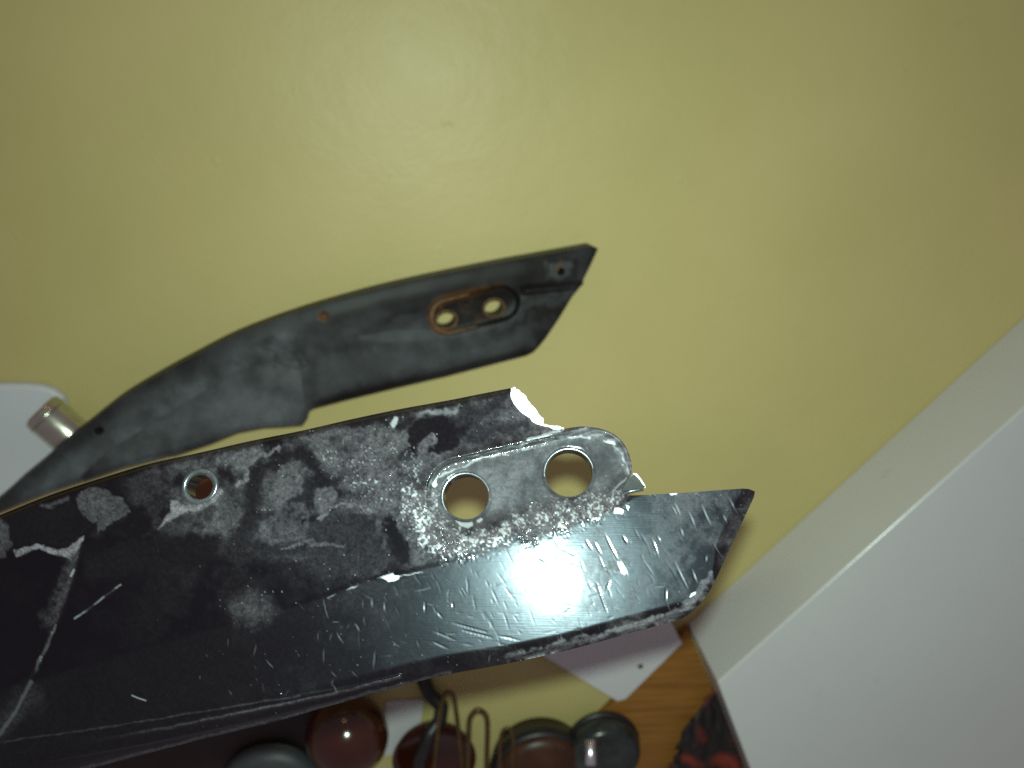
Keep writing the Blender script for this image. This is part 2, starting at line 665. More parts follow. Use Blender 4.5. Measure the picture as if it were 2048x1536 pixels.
near_root = thing("broken_bracket", "broken black metal bracket with two round holes and a white flash glare, nearest the camera", "bracket", hit)
cv = Canvas(-150, 768, 1520, 1640, 2.0)
X, Y = cv.x, cv.y
crease = [(-150, 1430), (80, 1365), (300, 1300), (500, 1240), (640, 1200), (720, 1168), (780, 1153), (870, 1134), (1000, 1092), (1180, 1040), (1262, 1000), (1400, 940)]
cy_ = np.interp(X, [p[0] for p in crease], [p[1] for p in crease])
above = np.clip(cy_ - Y, 0, 400)
lower = 1 - sstep(0, 14, above)                       # 1 on the polished lower flat
h = np.zeros(X.shape)
fade = sstep(250, 760, X)
h -= above * (0.05 + 0.07 * fade)                     # upper flat leans back from the crease
h += (np.hypot(X - 1100, (Y - 1158) * 1.0) ** 2) * -1.0e-5      # slightly crowned casting
h += (fbm(X, Y, 190, 2, 3) - 0.5) * (2.0 + 5 * (1 - lower))
# pocket round the two large holes
seg_d, seg_t = dist_line(X, Y, [(925, 988), (1192, 926)])
axis_y = 988 + (X - 925) * (926 - 988) / (1192 - 925)
below = sstep(-10, 45, Y - axis_y)
wall = 12 + 46 * below
r_p = 66 - 4 * below
pocket = 1 - sstep(0, 1, (seg_d - r_p + wall * 0.3) / wall)
rim = np.exp(-((seg_d - 75) / 6.5) ** 2) * (1 - below * 0.75) * sstep(840, 900, X + (Y - 950) * .2)
h += -26 * pocket + 9 * rim
floor_h = np.where(pocket > 0.97, 1, 0)
# rounded outer flank of the boss
d_boss, _ = dist_line(X, Y, boss_edge)
h -= 16 * (1 - sstep(0, 11, d_boss))
# hole chamfers
for hx, hy, rr in ((932, 994, 46), (1138, 947, 48)):
    q = np.hypot(X - hx, Y - hy) - rr
    h -= 5 * (1 - sstep(0, 7, q))
# rolled lower lip
d_bot, _ = dist_line(X, Y, bottom_edge)
lipw = 58 - 22 * sstep(200, 1200, X)
h -= 0.75 * np.clip(lipw - d_bot, 0, None) ** 2 / lipw
d_top, _ = dist_line(X, Y, top_edge)
h -= 14 * (1 - sstep(0, 16, d_top)) ** 2
# bevelled nose end
d_end, t_end = dist_line(X, Y, nose_end)
bw = 27 - 18 * sstep(0.35, 0.62, t_end)
h -= np.clip(bw - d_end, 0, None) * 1.0
# long grooves along the lip
for k, (pl, wd, amp) in enumerate((
        ([(-150, 1505), (0, 1484), (200, 1456), (400, 1424), (600, 1392), (720, 1372), (810, 1350)], 5, 3.0),
        ([(-150, 1535), (0, 1507), (200, 1478), (300, 1462), (400, 1442), (520, 1418), (650, 1391), (800, 1353)], 6, 4.5),
        ([(0, 1470), (200, 1444), (400, 1412), (560, 1388)], 4, 2.0),
        ([(100, 1520), (300, 1484), (480, 1446), (700, 1392), (860, 1352)], 5, 3.0))):
    h += amp * cv.stroke(pl, wd, wd * 1.4)
# crack across the left end
crack = [(172, 1072), (156, 1110), (146, 1150), (128, 1205), (110, 1250), (92, 1300), (62, 1362), (32, 1420), (2, 1466), (-60, 1545)]
cx_ = np.interp(Y, [p[1] for p in crack], [p[0] for p in crack])
left = (1 - sstep(-2, 10, X - cx_)) * sstep(1068, 1120, Y)
h -= 9 * left * (0.6 + 0.4 * sstep(1200, 1300, Y))
h += 5 * cv.stroke(crack[4:], 9, 8) * sstep(1240, 1260, Y)

# --- wear: dust (grey film) and bare (paint gone to the metal), a few highlights painted into both
nz1 = fbm(X, Y, 70, 5, 11)
nz2 = fbm(X, Y, 22, 4, 23)
nz3 = vnoise(X / 4.2, Y / 4.2, 31) * 0.6 + vnoise(X / 2.3, Y / 2.3, 37) * 0.4
upper = 1 - lower
reg = sstep(180, 420, X) * upper
dust = reg * np.clip(0.62 + (nz1 - 0.5) * 2.4 + (nz2 - 0.5) * 1.4, 0.08, 1.1) * 0.85
dust = np.maximum(dust, 0.03 + 0.16 * sstep(0.5, 0.7, nz1))
dust = dust * (0.25 + 0.75 * sstep(4, 22, d_top + (nz2 - .5) * 20))
lf = lower * sstep(1130, 1260, X) * np.clip(nz1 - .40 + (nz2 - .5) * .6, 0, 1) * 1.1 + lower * (0.04 + 0.40 * np.clip(nz1 - 0.42, 0, 1) * sstep(350, 800, X))
yl = np.interp(X, [150, 330, 450, 600, 700, 850], [1062, 1062, 1092, 1112, 1140, 1150])
dust = dust * (1 - 0.88 * sstep(-12, 30, Y - yl + (nz2 - .5) * 50 + (nz1 - .5) * 40))
dust = dust * upper + lf


def lay(mask, val):
    global dust
    dust = dust * (1 - mask) + val * mask


lay(cv.poly([(330, 1075), (380, 1056), (440, 1065), (447, 1100), (430, 1118), (300, 1148), (170, 1166), (172, 1120), (250, 1088)], 26, 8), 0.06)
lay(cv.poly([(-150, 1100), (60, 1012), (150, 1003), (166, 1030), (182, 1050), (166, 1070), (140, 1092), (100, 1094), (40, 1090), (-150, 1140)], 8, 5), 0.05)
lay(cv.poly([(152, 989), (180, 975), (195, 971), (213, 981), (244, 997), (260, 1016), (240, 1036), (215, 1057), (195, 1067), (193, 1046), (180, 1045), (166, 1028), (156, 1005)], 6, 4), 0.7)
lay(cv.poly([(-20, 1048), (8, 1045), (20, 1060), (26, 1080), (10, 1110), (-20, 1110)], 10, 5), 0.7)
lay(cv.poly([(28, 1100), (40, 1095), (75, 1091), (105, 1098), (125, 1098), (150, 1086), (170, 1071), (166, 1085), (153, 1106), (140, 1122), (125, 1114), (105, 1107), (75, 1098), (50, 1106), (30, 1109)], 4, 2.5), 2.6)
lay(cv.stroke([(85, 1015), (110, 1008), (135, 1000)], 7, 8, 3), 0.8)
lay(cv.stroke([(152, 1115), (140, 1160), (120, 1210), (100, 1240)], 26, 26, 8) * (X < cx_ + 2), 0.55)
lay(cv.stroke([(60, 1395), (0, 1450), (-50, 1480)], 40, 50, 10), 0.28)
# dark smears on the upper flat
for pts, wd, v in (([(512, 948), (506, 1000), (495, 1050), (478, 1085)], 34, 0.12), ([(512, 948), (530, 932), (562, 912), (602, 904)], 24, 0.10),
                   ([(602, 904), (625, 930), (664, 958)], 22, 0.08), ([(580, 990), (622, 1000), (612, 970)], 22, 0.14),
                   ([(608, 1034), (646, 1041), (667, 1014)], 8, 0.06), ([(446, 950), (456, 960)], 24, 0.08),
                   ([(480, 1085), (470, 1115), (520, 1100), (600, 1095)], 26, 0.16), ([(420, 890), (480, 872), (590, 852)], 10, 0.15),
                   ([(700, 850), (760, 835), (800, 850), (830, 835)], 22, 0.12), ([(925, 830), (990, 815), (1010, 800)], 30, 0.22),
                   ([(950, 870), (1040, 850), (1060, 850)], 24, 0.25)):
    lay(cv.stroke(pts, wd, wd * 0.7, 6), v)
lay(cv.poly([(791, 920), (813, 893), (815, 858), (834, 838), (893, 828), (912, 848), (920, 887), (889, 905), (854, 916), (850, 900), (871, 884), (862, 867), (838, 887), (830, 918), (811, 926)], 8, 4), 0.05)
lay(cv.poly([(766, 1035), (787, 1039), (799, 1062), (815, 1082), (821, 1109), (815, 1125), (795, 1117), (776, 1101), (766, 1068)], 10, 5), 0.04)
lay(cv.poly([(645, 1045), (680, 1020), (760, 1030), (775, 1100), (800, 1130), (720, 1150), (640, 1160), (600, 1110)], 20, 10), 0.22)
lay(cv.poly([(560, 930), (590, 925), (605, 960), (600, 985), (560, 1010), (552, 1050), (545, 980)], 9, 4), 0.8)
lay(cv.poly([(632, 975), (655, 968), (672, 990), (664, 1020), (645, 1032), (625, 1025)], 9, 4), 0.8)
for pts, wd, v in (([(642, 1042), (660, 1022), (680, 1013), (706, 1015)], 5, 1.3), ([(492, 945), (505, 926), (530, 910), (556, 896)], 8, 1.3),
                   ([(470, 974), (484, 968), (494, 962), (490, 952)], 6, 1.7), ([(860, 870), (872, 880), (862, 892)], 9, 1.2), ([(843, 890), (838, 915), (832, 930)], 10, 0.9),
                   ([(740, 878), (752, 885), (760, 872)], 12, 1.0), ([(735, 870), (720, 860)], 9, 0.8), ([(690, 1090), (610, 1085), (560, 1100)], 6, 0.9)):
    lay(cv.stroke(pts, wd, wd * 0.8, 4), v)
lay(cv.poly([(341, 1000), (352, 1001), (372, 1012), (395, 1011), (420, 1002), (440, 976), (444, 982), (430, 1006), (400, 1022), (366, 1026), (345, 1036), (318, 1056), (330, 1036), (340, 1020)], 5, 2), 2.2)
# pale spot on the polished flat
lay(cv.poly(ellipse(502, 1216, 44, 30, 0.1), 40, 10) * 0.8, 0.55)
# pocket floor: even grey film, dark towards the far end
lay(np.clip(pocket * 1.2 - 0.2, 0, 1) * 0.85, np.clip(0.7 + (nz1 - .5) * 1.6 + (nz2 - .5) * .8, .1, 1.2))
lay(cv.poly(ellipse(1207, 925, 20, 36, 0.2), 34, 6), 0.15)

bare = np.zeros(X.shape)


def strip(mask, v=1.0):
    global bare
    bare = np.maximum(bare, mask * v)


# gritty, sparkling band between the pocket and the crease
grit = np.maximum(cv.poly([(800, 985), (850, 965), (880, 990), (892, 1035), (930, 1056), (985, 1052), (1070, 1006), (1120, 1000), (1190, 985), (1215, 968), (1252, 988), (1236, 1022), (1180, 1046), (1000, 1096), (880, 1128), (835, 1085), (800, 1030)], 36, 12),
                  0.55 * cv.poly([(640, 900), (760, 880), (850, 930), (880, 990), (850, 1060), (780, 1020), (700, 990)], 60, 22))
h += np.where(grit > .56, grit * 5.0, grit * 3.0) * (nz3 - 0.5) * (0.15 + 1.6 * sstep(.4, .65, fbm(X, Y, 34, 3, 133)))
band = np.clip((grit - .56) / .3, 0, 1)
dust = np.maximum(dust, grit * (0.35 + 0.9 * nz2) * (1 + .7 * band))
strip(band * sstep(0.60, 0.80, nz3 + (nz2 - .5) * 0.6), 0.75)
strip(grit * sstep(0.74, 0.86, nz3 + (nz2 - .5) * 0.5), 0.8)
strip(np.clip(pocket * 1.2 - 0.2, 0, 1) * (0.02 + 0.09 * nz1))
nzb = fbm((X - Y * .3) / 8, Y + X * .25, 8, 3, 49)
lay(cv.stroke([(1095, 872), (1130, 865), (1170, 862), (1205, 868), (1232, 884), (1248, 905), (1258, 940)], 20, 8, 3) * sstep(.25, .5, nzb), 0.5 + 1.6 * nzb)
strip(cv.stroke([(1080, 876), (1130, 866), (1180, 864), (1225, 880)], 16, 8, 3) * sstep(.58, .75, nzb), 0.35)
# scattered specks everywhere
sp = vnoise(X / 3.1 + 40, Y / 3.1 + 9, 71)
strip(sstep(0.965, 0.985, sp) * (0.3 + 0.7 * upper) * sstep(250, 700, X + 100 * (nz1 - .5)), 0.45)
strip(sstep(0.975, 0.99, vnoise(X / 3.3, Y / 3.3, 75)) * lower * sstep(500, 900, X), 0.2)
# chips
for pts in ([(760, 1155), (785, 1147), (790, 1152), (800, 1152), (798, 1157), (786, 1163), (776, 1166), (768, 1159)],
            [(912, 1042), (925, 1045), (943, 1043), (944, 1049), (935, 1055), (920, 1051)], [(953, 1041), (962, 1033), (965, 1036), (956, 1044)],
            [(862, 966), (872, 958), (875, 970), (869, 975), (864, 972)], [(894, 957), (908, 948), (912, 951), (900, 960)],
            [(1338, 987), (1356, 984), (1352, 990), (1342, 991)], [(1240, 1015), (1248, 1018), (1245, 1028), (1229, 1026), (1230, 1016)], [(1254, 1010), (1261, 1012), (1256, 1020)],
            [(1384, 1186), (1391, 1183), (1390, 1188), (1380, 1194)], [(1236, 1124), (1243, 1128), (1252, 1142), (1250, 1150), (1243, 1146)],
            [(1036, 893), (1048, 886), (1054, 888), (1046, 894)], [(1208, 881), (1228, 884), (1232, 890), (1216, 887)], [(1140, 892), (1160, 894), (1166, 898), (1150, 896)]):
    strip(cv.poly(pts, 2.5, 1.0))
strip(cv.poly(ellipse(788, 844, 6, 11, 0.5), 4, 3), 0.55)
strip(cv.stroke([(848, 825), (880, 821), (906, 818)], 10, 7, 5), 0.16)
strip(cv.stroke([(868, 962), (885, 951), (905, 941), (960, 918), (1000, 903), (1040, 890), (1075, 880), (1130, 873), (1180, 874)], 3.0, 2.5, 2.0) * (0.35 + nz2), 0.6)  # bright line of the pocket rim: highlight painted in as bare metal
strip(cv.stroke([(1055, 880), (1075, 873), (1110, 865), (1120, 862)], 4, 3, 1.5), 0.9)
strip(cv.stroke([(1215, 880), (1240, 902), (1254, 930), (1256, 945)], 3, 3, 2) * nz2 * 1.6, 0.5)
strip(cv.stroke([(1228, 980), (1240, 968), (1252, 955)], 3, 2.5, 1), 0.4)
strip(cv.stroke([(655, 1196), (690, 1181), (720, 1169), (760, 1156), (800, 1153), (850, 1143), (880, 1132)], 1.6, 2, 1) * sstep(.35, .6, nz2), 0.45)
cm = cv.stroke(crack[4:8], 5, 5, 2) * sstep(1244, 1256, Y) * (1 - sstep(1330, 1350, Y))
strip(cm * (0.25 + sstep(0.55, 0.7, nz3) * sstep(.45, .6, nz2)), 0.5)
strip(cv.stroke(crack[6:], 7, 5, 1), 0.10)
strip(cv.stroke([(148, 1140), (142, 1152)], 4, 2), 0.4)
strip(cv.stroke([(148, 1238), (180, 1215), (212, 1192), (242, 1170)], 2.6, 2.5, 0.6) * (0.10 + 0.9 * sstep(.48, .66, nz2)), 0.34)
strip(cv.stroke([(264, 1391), (276, 1396), (291, 1401)], 2.4, 2), 0.35)
# worn lip, and highlight streaks of its curve painted pale
nzl = fbm((X - Y * .26) / 9, Y + X * .26, 9, 4, 47)
lipm = cv.stroke([(1020, 1316), (1100, 1299), (1200, 1272), (1280, 1251), (1340, 1235), (1375, 1214), (1398, 1186), (1420, 1158)], 17, 9, 6)
lay(lipm * sstep(0.2, 0.5, nzl), 0.35 + 1.2 * nzl)
strip(lipm * sstep(0.6, 0.75, nzl), 0.14)
for pl in ([(-150, 1535), (0, 1507), (200, 1478), (300, 1462), (400, 1442), (520, 1418), (650, 1391), (800, 1353)],):  # highlight on the lip's curve, painted in as dust film
    lay(cv.stroke(pl, 4, 4, 1) * sstep(150, 500, X), 0.75)
lay(cv.stroke([(60, 1565), (198, 1529), (395, 1477), (571, 1434), (747, 1384), (900, 1344)], 5, 5, 1), 0.5)
lay(cv.stroke([(-150, 1505), (0, 1484), (200, 1456), (400, 1424), (600, 1392)], 3, 3, 1), 0.35)  # upper highlight streak of the curve, also painted as dust

# scratches: steep rubs on the nose, long shallow ones lower down, scattered nicks
def scratch(x, y, L, ang, wd, v, dep=0.5):
    a = math.radians(ang)
    pts = [(x - L / 2 * math.cos(a), y - L / 2 * math.sin(a)), (x + random.uniform(-1, 1), y + random.uniform(-1, 1)), (x + L / 2 * math.cos(a), y + L / 2 * math.sin(a))]
    W = cv.win(pts, 8)
    if not X[W].size:
        return
    q, t = dist_line(X[W], Y[W], pts)
    mk = (1 - sstep(wd * 0.3, wd * 0.9, q)) * np.clip(1.3 - abs(t - 0.5) * 2.2 + (nz2[W] - .5), 0, 1)
    bare[W] = np.maximum(bare[W], mk * v * (lower[W] * .9 + .1))
    h[W] -= dep * mk


for x, y, L, a, v in ((1355, 1018, 26, 66, .5), (1349, 1022, 18, 62, .4), (1384, 1040, 40, 68, .35), (1412, 1030, 44, 66, .35), (1467, 1012, 40, 60, .4), (1450, 1038, 20, 62, .35),
                      (1222, 1092, 60, 63, .6), (1178, 1090, 24, 60, .7), (1196, 1097, 26, 62, .7), (1247, 1136, 34, 62, .8), (1310, 1095, 40, 70, .35), (1363, 1065, 18, 74, .5),
                      (1318, 1078, 14, 66, .5), (1362, 1150, 60, 64, .3), (1389, 1152, 28, 70, .5), (1332, 1190, 26, 95, .5), (1412, 1118, 16, 100, .5), (1020, 1277, 44, 12, .9),
                      (890, 1272, 50, 22, .35), (880, 1290, 40, 24, .4), (1250, 1080, 20, 60, .3), (905, 1210, 12, 85, .4), (850, 1215, 22, 88, .3), (745, 1205, 20, 88, .3), (770, 1215, 22, 84, .3),
                      (715, 1255, 18, 60, .35), (680, 1275, 26, 58, .3), (880, 1230, 16, 50, .5), (940, 1255, 70, 15, .3), (955, 1268, 60, 14, .3), (600, 1086, 10, 75, .3), (628, 1084, 14, 75, .3),
                      (1205, 1200, 60, 70, .35), (1216, 1170, 22, 110, .5), (648, 1310, 30, 93, .15), (750, 1320, 36, 95, .15), (520, 1140, 16, 35, .35), (718, 1110, 34, 94, .2)):
    scratch(x, y, L, a, 1.9, v * 0.36)
for i in range(240):
    x = random.gauss(1120, 200)
    y = random.gauss(1170, 75)
    scratch(x, y, random.uniform(5, 42), random.choice([random.gauss(66, 8), random.gauss(66, 8), random.gauss(-14, 7), random.gauss(15, 8)]), random.uniform(1.4, 2.2), random.choice([.015, .02, .03, .04, .10]), random.uniform(.05, .2))
for i in range(45):
    scratch(random.uniform(350, 1000), random.uniform(1150, 1400), random.uniform(5, 24), random.gauss(70, 25), 1.8, random.uniform(0.02, 0.09), 0.12)

h += (fbm(X, Y, 9, 2, 91) - 0.5) * (0.05 + 1.6 * upper * np.clip(dust, 0, 1))
grain = 0.30 + 1.4 * (0.5 * vnoise(X / 5.3, Y / 5.3, 101) + 0.5 * vnoise(X / 2.6, Y / 2.6, 103))
dust = dust * grain * (0.75 + 0.5 * fbm(X, Y, 40, 3, 107))
cv.h = h
cv.att = {"dust": np.clip(dust, 0, 3), "bare": np.clip(bare, 0, 1)}
body = cv.build("body", OUT, [H1, H2, H3], NEAR, U, 0.0055, M_bracket, near_root)


def height_near(x, y):
    i = int(round((y - Y[0, 0]) / cv.step))
    j = int(round((x - X[0, 0]) / cv.step))
    return h[min(max(i, 0), h.shape[0] - 1), min(max(j, 0), h.shape[1] - 1)]


# bright broken face where a tab has snapped off
def resample(pts, n):
    p = np.array(pts, float)
    s = np.concatenate([[0], np.cumsum(np.hypot(*np.diff(p, axis=0).T))])
    q = np.linspace(0, s[-1], n)
    return np.stack([np.interp(q, s, p[:, 0]), np.interp(q, s, p[:, 1])], 1)


na, nb = 60, 9
A, B = resample(frac_in, na), resample(frac_out, na)
vs, fs = [], []
for i in range(na):
    for k in range(nb):
        t = k / (nb - 1)
        p = A[i] * (1 - t) + B[i] * t
        hh = height_near(*A[i]) * (1 - t) + (-34) * t - 0.4
        if 0 < k:
            hh += random.uniform(-2.2, 2.2)
            p = p + np.array([random.uniform(-.9, .9), random.uniform(-.9, .9)])
        vs.append(NEAR.at(p[0], p[1], hh * U))
    vs.append(NEAR.at(B[i][0] - 1, B[i][1] + 1, -56 * U))
nb += 1
for i in range(na - 1):
    for k in range(nb - 1):
        fs.append((i * nb + k, (i + 1) * nb + k, (i + 1) * nb + k + 1, i * nb + k + 1))
ff = obj("fracture_face", vs, fs, M_alloy, near_root)
ff["label"] = "bright white broken edge of bare metal"

# small splinter left standing below the boss
sp_top = [(1243, 983), (1250, 968), (1258, 955), (1266, 947), (1272, 948), (1282, 959), (1290, 973), (1288, 977), (1270, 978), (1256, 982)]
sp_side = [(1256, 982), (1270, 978), (1288, 977), (1286, 982), (1275, 986), (1262, 988), (1252, 987)]
vt = [NEAR.at(np.float64(x), np.float64(y), U * (-8 + (0 if 1256 < x < 1280 else 4))) for x, y in sp_top]
vb = [NEAR.at(np.float64(x), np.float64(y), -0.005) for x, y in sp_top]
n = len(vt)
obj("splinter", vt + vb, [tuple(range(n))[::-1], tuple(range(n, 2 * n))] + [(i, (i + 1) % n, n + (i + 1) % n, n + i) for i in range(n)], M_grey, near_root)
edge_pts = [NEAR.at(np.float64(x), np.float64(y), -7 * U) for x, y in [(1266, 947), (1272, 949), (1281, 959), (1288, 971), (1290, 976)]]
tube("splinter_edge", edge_pts, [0.00012, .0003, .00022, .0003, .00018], M_alloy, near_root, 6)
edge_pts = [NEAR.at(np.float64(x), np.float64(y), -9 * U) for x, y in [(1246, 988), (1262, 982), (1275, 980), (1287, 980)]]
tube("splinter_edge", edge_pts, [0.0003, .0004, .0004, .0002], M_rim, near_root, 6)

# raised ring round the small hole, and the liner of each large hole
def ring(name, cx, cy, rx, ry, rot, hgt, rad, mat, parent, plane, unit, flat=1.0):
    pts = [plane.at(np.float64(x), np.float64(y), hgt) for x, y in ellipse(cx, cy, rx, ry, rot, 48)]
    return tube(name, pts, rad, mat, parent, 8, True)


hh = height_near(440, 960) * U
ring("hole_rim", 401, 973, 33, 30, -0.6, hh + 0.0, 0.00058, M_rim, near_root, NEAR, U)
for hx, hy, rr in ((932, 994, 47.5), (1138, 947, 49.5)):
    ring("hole_rim", hx, hy, rr, rr, 0, (height_near(hx + rr * .75, hy - rr * .75)) * U - 0.0003, 0.00032, M_rim, near_root, NEAR, U)

# ------------------------------------------------------------------ far bracket
p_l = tab(160, 880, 0.0355)
p_r = tab(1120, 600, 0.015)
g = (p_r - p_l)
g2 = np.array([g[0], g[1]])
sl = (0.015 - 0.0355) / (g2 @ g2)
FAR = Plane(p_l, (-sl * g2[0], -sl * g2[1], 1.0))
UF = 0.0002
far_top = [(-60, 1046), (0, 998), (35, 966), (81, 928), (120, 892), (169, 854), (200, 829), (246, 794), (316, 752), (380, 717), (457, 677), (527, 648), (598, 623), (660, 604), (759, 577), (859, 554), (992, 527), (1091, 509), (1186, 492), (1196, 497)]
far_end = [(1196, 497), (1181, 530), (1166, 560), (1167, 567), (1161, 572), (1144, 593), (1118, 636), (1091, 676), (1077, 693), (1066, 704), (1051, 711)]
far_bot = [(1051, 711), (992, 726), (892, 752), (792, 775), (693, 799), (628, 816), (619, 821), (616, 834), (605, 850), (570, 853), (527, 855), (475, 865), (422, 887), (352, 910), (300, 918), (200, 951), (100, 984), (0, 1024), (-60, 1048)]
FOUT = smooth_loop(far_top[:-1], 4) + far_end[:-1] + far_bot[:5] + far_bot[5:]
far_root = thing("far_bracket", "dusty whole black bracket with a rusty two-hole slot, lying farther back on the yellow table", "bracket", (p_l[0], p_l[1], 0))
cf = Canvas(-70, 480, 1210, 1060, 3.0)
X2, Y2 = cf.x, cf.y
hf = np.zeros(X2.shape)
dt, _ = dist_line(X2, Y2, far_top)
db, _ = dist_line(X2, Y2, far_bot)
hf -= 4 * (1 - sstep(0, 40, dt)) ** 1.5
hf -= 8 * (1 - sstep(0, 14, db)) ** 1.5
de, _ = dist_line(X2, Y2, far_end)
hf -= 3 * (1 - sstep(0, 7, de))
# eye-shaped hollow with the slot in it
eye = [(700, 676), (760, 640), (850, 612), (900, 592), (960, 576), (1030, 572), (1150, 566), (1150, 580), (1060, 590), (1040, 620), (1000, 652), (930, 672), (850, 682), (760, 684)]
ed = sdist(X2, Y2, eye)
hf -= 5 * (1 - sstep(-26, 4, ed))
sd, _ = dist_line(X2, Y2, [(896, 633), (1003, 606)])
slot = 1 - sstep(30, 37, sd)
hf -= 22 * slot
chan = cf.stroke([(1050, 580), (1100, 576), (1160, 570)], 16, 5)
hf -= 9 * chan
hf += 4 * cf.poly([(1095, 525), (1150, 520), (1150, 556), (1100, 562)], 10)
hf -= 7 * cf.poly([(520, 690), (560, 680), (600, 695), (604, 735), (560, 730)], 22, 6)
hf += (fbm(X2, Y2, 80, 2, 5) - .5) * 3
m1 = fbm(X2, Y2, 90, 4, 61)
m2 = fbm(X2, Y2, 26, 4, 63)
dustf = np.clip(0.24 + (m1 - .5) * 1.0 + (m2 - .5) * .3, 0.03, .8)
dustf *= 0.25 + 0.75 * sstep(20, 95, dt + (m2 - .5) * 26)
dustf = np.maximum(dustf, 0.42 * cf.poly([(620, 700), (760, 690), (900, 690), (1000, 670), (1060, 640), (1060, 690), (900, 735), (700, 785), (630, 800)], 50, 12) * (.5 + m1))
dustf = np.where(cf.poly([(625, 650), (760, 640), (850, 625), (850, 660), (700, 672)], 20, 8) > 0, np.maximum(dustf, 0.28 * cf.poly([(625, 650), (760, 640), (850, 625), (850, 660), (700, 672)], 20, 8)), dustf)
dustf = np.maximum(dustf, 0.42 * cf.poly([(1098, 528), (1150, 522), (1148, 553), (1104, 560)], 14, 6))
dustf = np.maximum(dustf, 0.30 * cf.stroke([(900, 680), (1000, 655), (1050, 615), (1150, 590)], 14, 20, 6))
leftm = 1 - sstep(560, 640, X2)
dustf = dustf * (1 - leftm) + leftm * np.clip(0.55 + (m1 - .5) * 1.4 + (m2 - .5) * .4, .15, 1.1) * (0.35 + 0.65 * sstep(6, 46, dt))
dustf *= 1 - 0.85 * slot
dustf *= 1 - 0.8 * chan
dustf *= 1 - 0.8 * (1 - sstep(0, 20, np.abs(db - 6))) * sstep(620, 640, X2)
rust = 0.9 * cf.poly(ellipse(648, 632, 10, 9), 8, 4)
rust = np.maximum(rust, slot * sstep(.5, .75, m2) * .6 * (1 - sstep(900, 990, X2)))
rust = np.maximum(rust, 0.8 * (1 - sstep(0, 14, np.abs(sd - 34))) * (1 - sstep(880, 990, X2 + (Y2 - 620))) * sstep(.3, .5, m2))
rust = np.maximum(rust, 0.5 * cf.poly(ellipse(1121, 536, 9, 9), 8, 3))
hf -= 5 * cf.poly(ellipse(648, 633, 7, 6), 5)
hf -= 14 * cf.poly(ellipse(198, 862, 8, 6, -.5), 4)
dustf *= 1 - cf.poly(ellipse(198, 862, 9, 7, -.5), 4)
cf.h = hf
cf.att = {"dust": np.clip(dustf, 0, 1.5), "rust": np.clip(rust, 0, 1)}
G1, G2, G3 = ellipse(893, 640, 20, 17, -.2), ellipse(988, 616, 20, 17, -.2), ellipse(1122, 543, 8, 8)
cf.build("body", FOUT, [G1, G2, G3], FAR, UF, 0.0105, M_rear, far_root)
# raised cover plate on its left half
cp = Canvas(130, 690, 620, 990, 3.0)
CPO = [(598, 722), (600, 735), (606, 785), (614, 832), (604, 848), (570, 851), (527, 853), (475, 863), (422, 885), (352, 908), (246, 936), (170, 962), (160, 955), (220, 900), (300, 850), (380, 800), (460, 752), (530, 722)]
dd, _ = dist_line(cp.x, cp.y, CPO[11:] + [CPO[0]])
pos = np.array([[0.0]])
def samp(arr, xx, yy):
    i = np.clip(((yy - Y2[0, 0]) / 3.0).round().astype(int), 0, arr.shape[0] - 1)
    j = np.clip(((xx - X2[0, 0]) / 3.0).round().astype(int), 0, arr.shape[1] - 1)
    return arr[i, j]
cp.h = np.maximum(samp(hf, cp.x, cp.y), -10) + 2.2 + 7.5 * sstep(0, 60, dd)
mm = fbm(cp.x, cp.y, 75, 4, 161)
cp.att = {"dust": np.clip(0.50 + (mm - .5) * 1.5, .18, 1.1) * (0.7 + .3 * sstep(0, 60, dd)), "rust": np.zeros(mm.shape)}
cp.build("cover_plate", CPO, [], FAR, UF, 0.0003, M_rear, far_root)
# rusty liner along the left wall of the slot
lin = []
ax, bx2 = np.array([896.0, 633.0]), np.array([1003.0, 606.0])
dv = (bx2 - ax) / np.linalg.norm(bx2 - ax)
nv = np.array([-dv[1], dv[0]])
for k in range(17):
    th = math.pi * k / 16
    lin.append(ax + 33 * (nv * math.cos(th) - dv * math.sin(th)))
for k in range(6):
    lin.append(ax - 33 * nv + dv * (k + 1) * 9)
lin = [ax + 33 * nv + dv * k * 9 for k in range(6, 0, -1)] + lin
pts = [FAR.at(np.float64(p[0]), np.float64(p[1]), -11 * UF) for p in lin]
nl = len(pts)
tube("slot_liner", pts, [0.0004 + 0.0009 * math.sin(math.pi * i / (nl - 1)) for i in range(nl)], M_rust, far_root, 8)
for gx, gy in ((893, 640), (988, 616)):
    ring("hole_rim", gx, gy, 21, 18, -.2, -21 * UF, 0.0006, M_rust, far_root, FAR, UF)

# ------------------------------------------------------------------ white slab and chrome tube at the left
c0 = tab(112, 772, 0.006)
lp = []
for x, y in [(-120, 1080), (-120, 775), (-60, 771), (0, 769), (50, 769), (80, 772), (105, 780), (125, 795), (140, 835), (150, 880), (110, 915), (50, 965), (0, 1003), (-60, 1050)]:
    p = tab(x, y, 0.006)
    lp.append((p[0], p[1]))
a2 = sum(lp[i][0] * lp[(i + 1) % len(lp)][1] - lp[(i + 1) % len(lp)][0] * lp[i][1] for i in range(len(lp)))
if a2 < 0:
    lp = lp[::-1]
wr = thing("white_case", "flat rounded white plastic case under the chrome tube, at the left edge", "case", (c0[0], c0[1], 0))
o = prism("shell", lp, 0, 0.006, M_plastic, wr)
bevel(o, 0.0022, 4, 50)
t0 = tab(80, 818, 0.0158)
t1 = tab(80 + 230 * math.cos(math.radians(38)), 818 + 230 * math.sin(math.radians(38)), 0.0145)
ax3 = R @ np.array([0.69, -0.72, -0.287])
ax3 = ax3 / np.linalg.norm(ax3)
tr = thing("chrome_tube", "short chrome tube lying on the white case, half under the far bracket", "tube", (t0[0], t0[1], 0.006))
rt = 0.0085
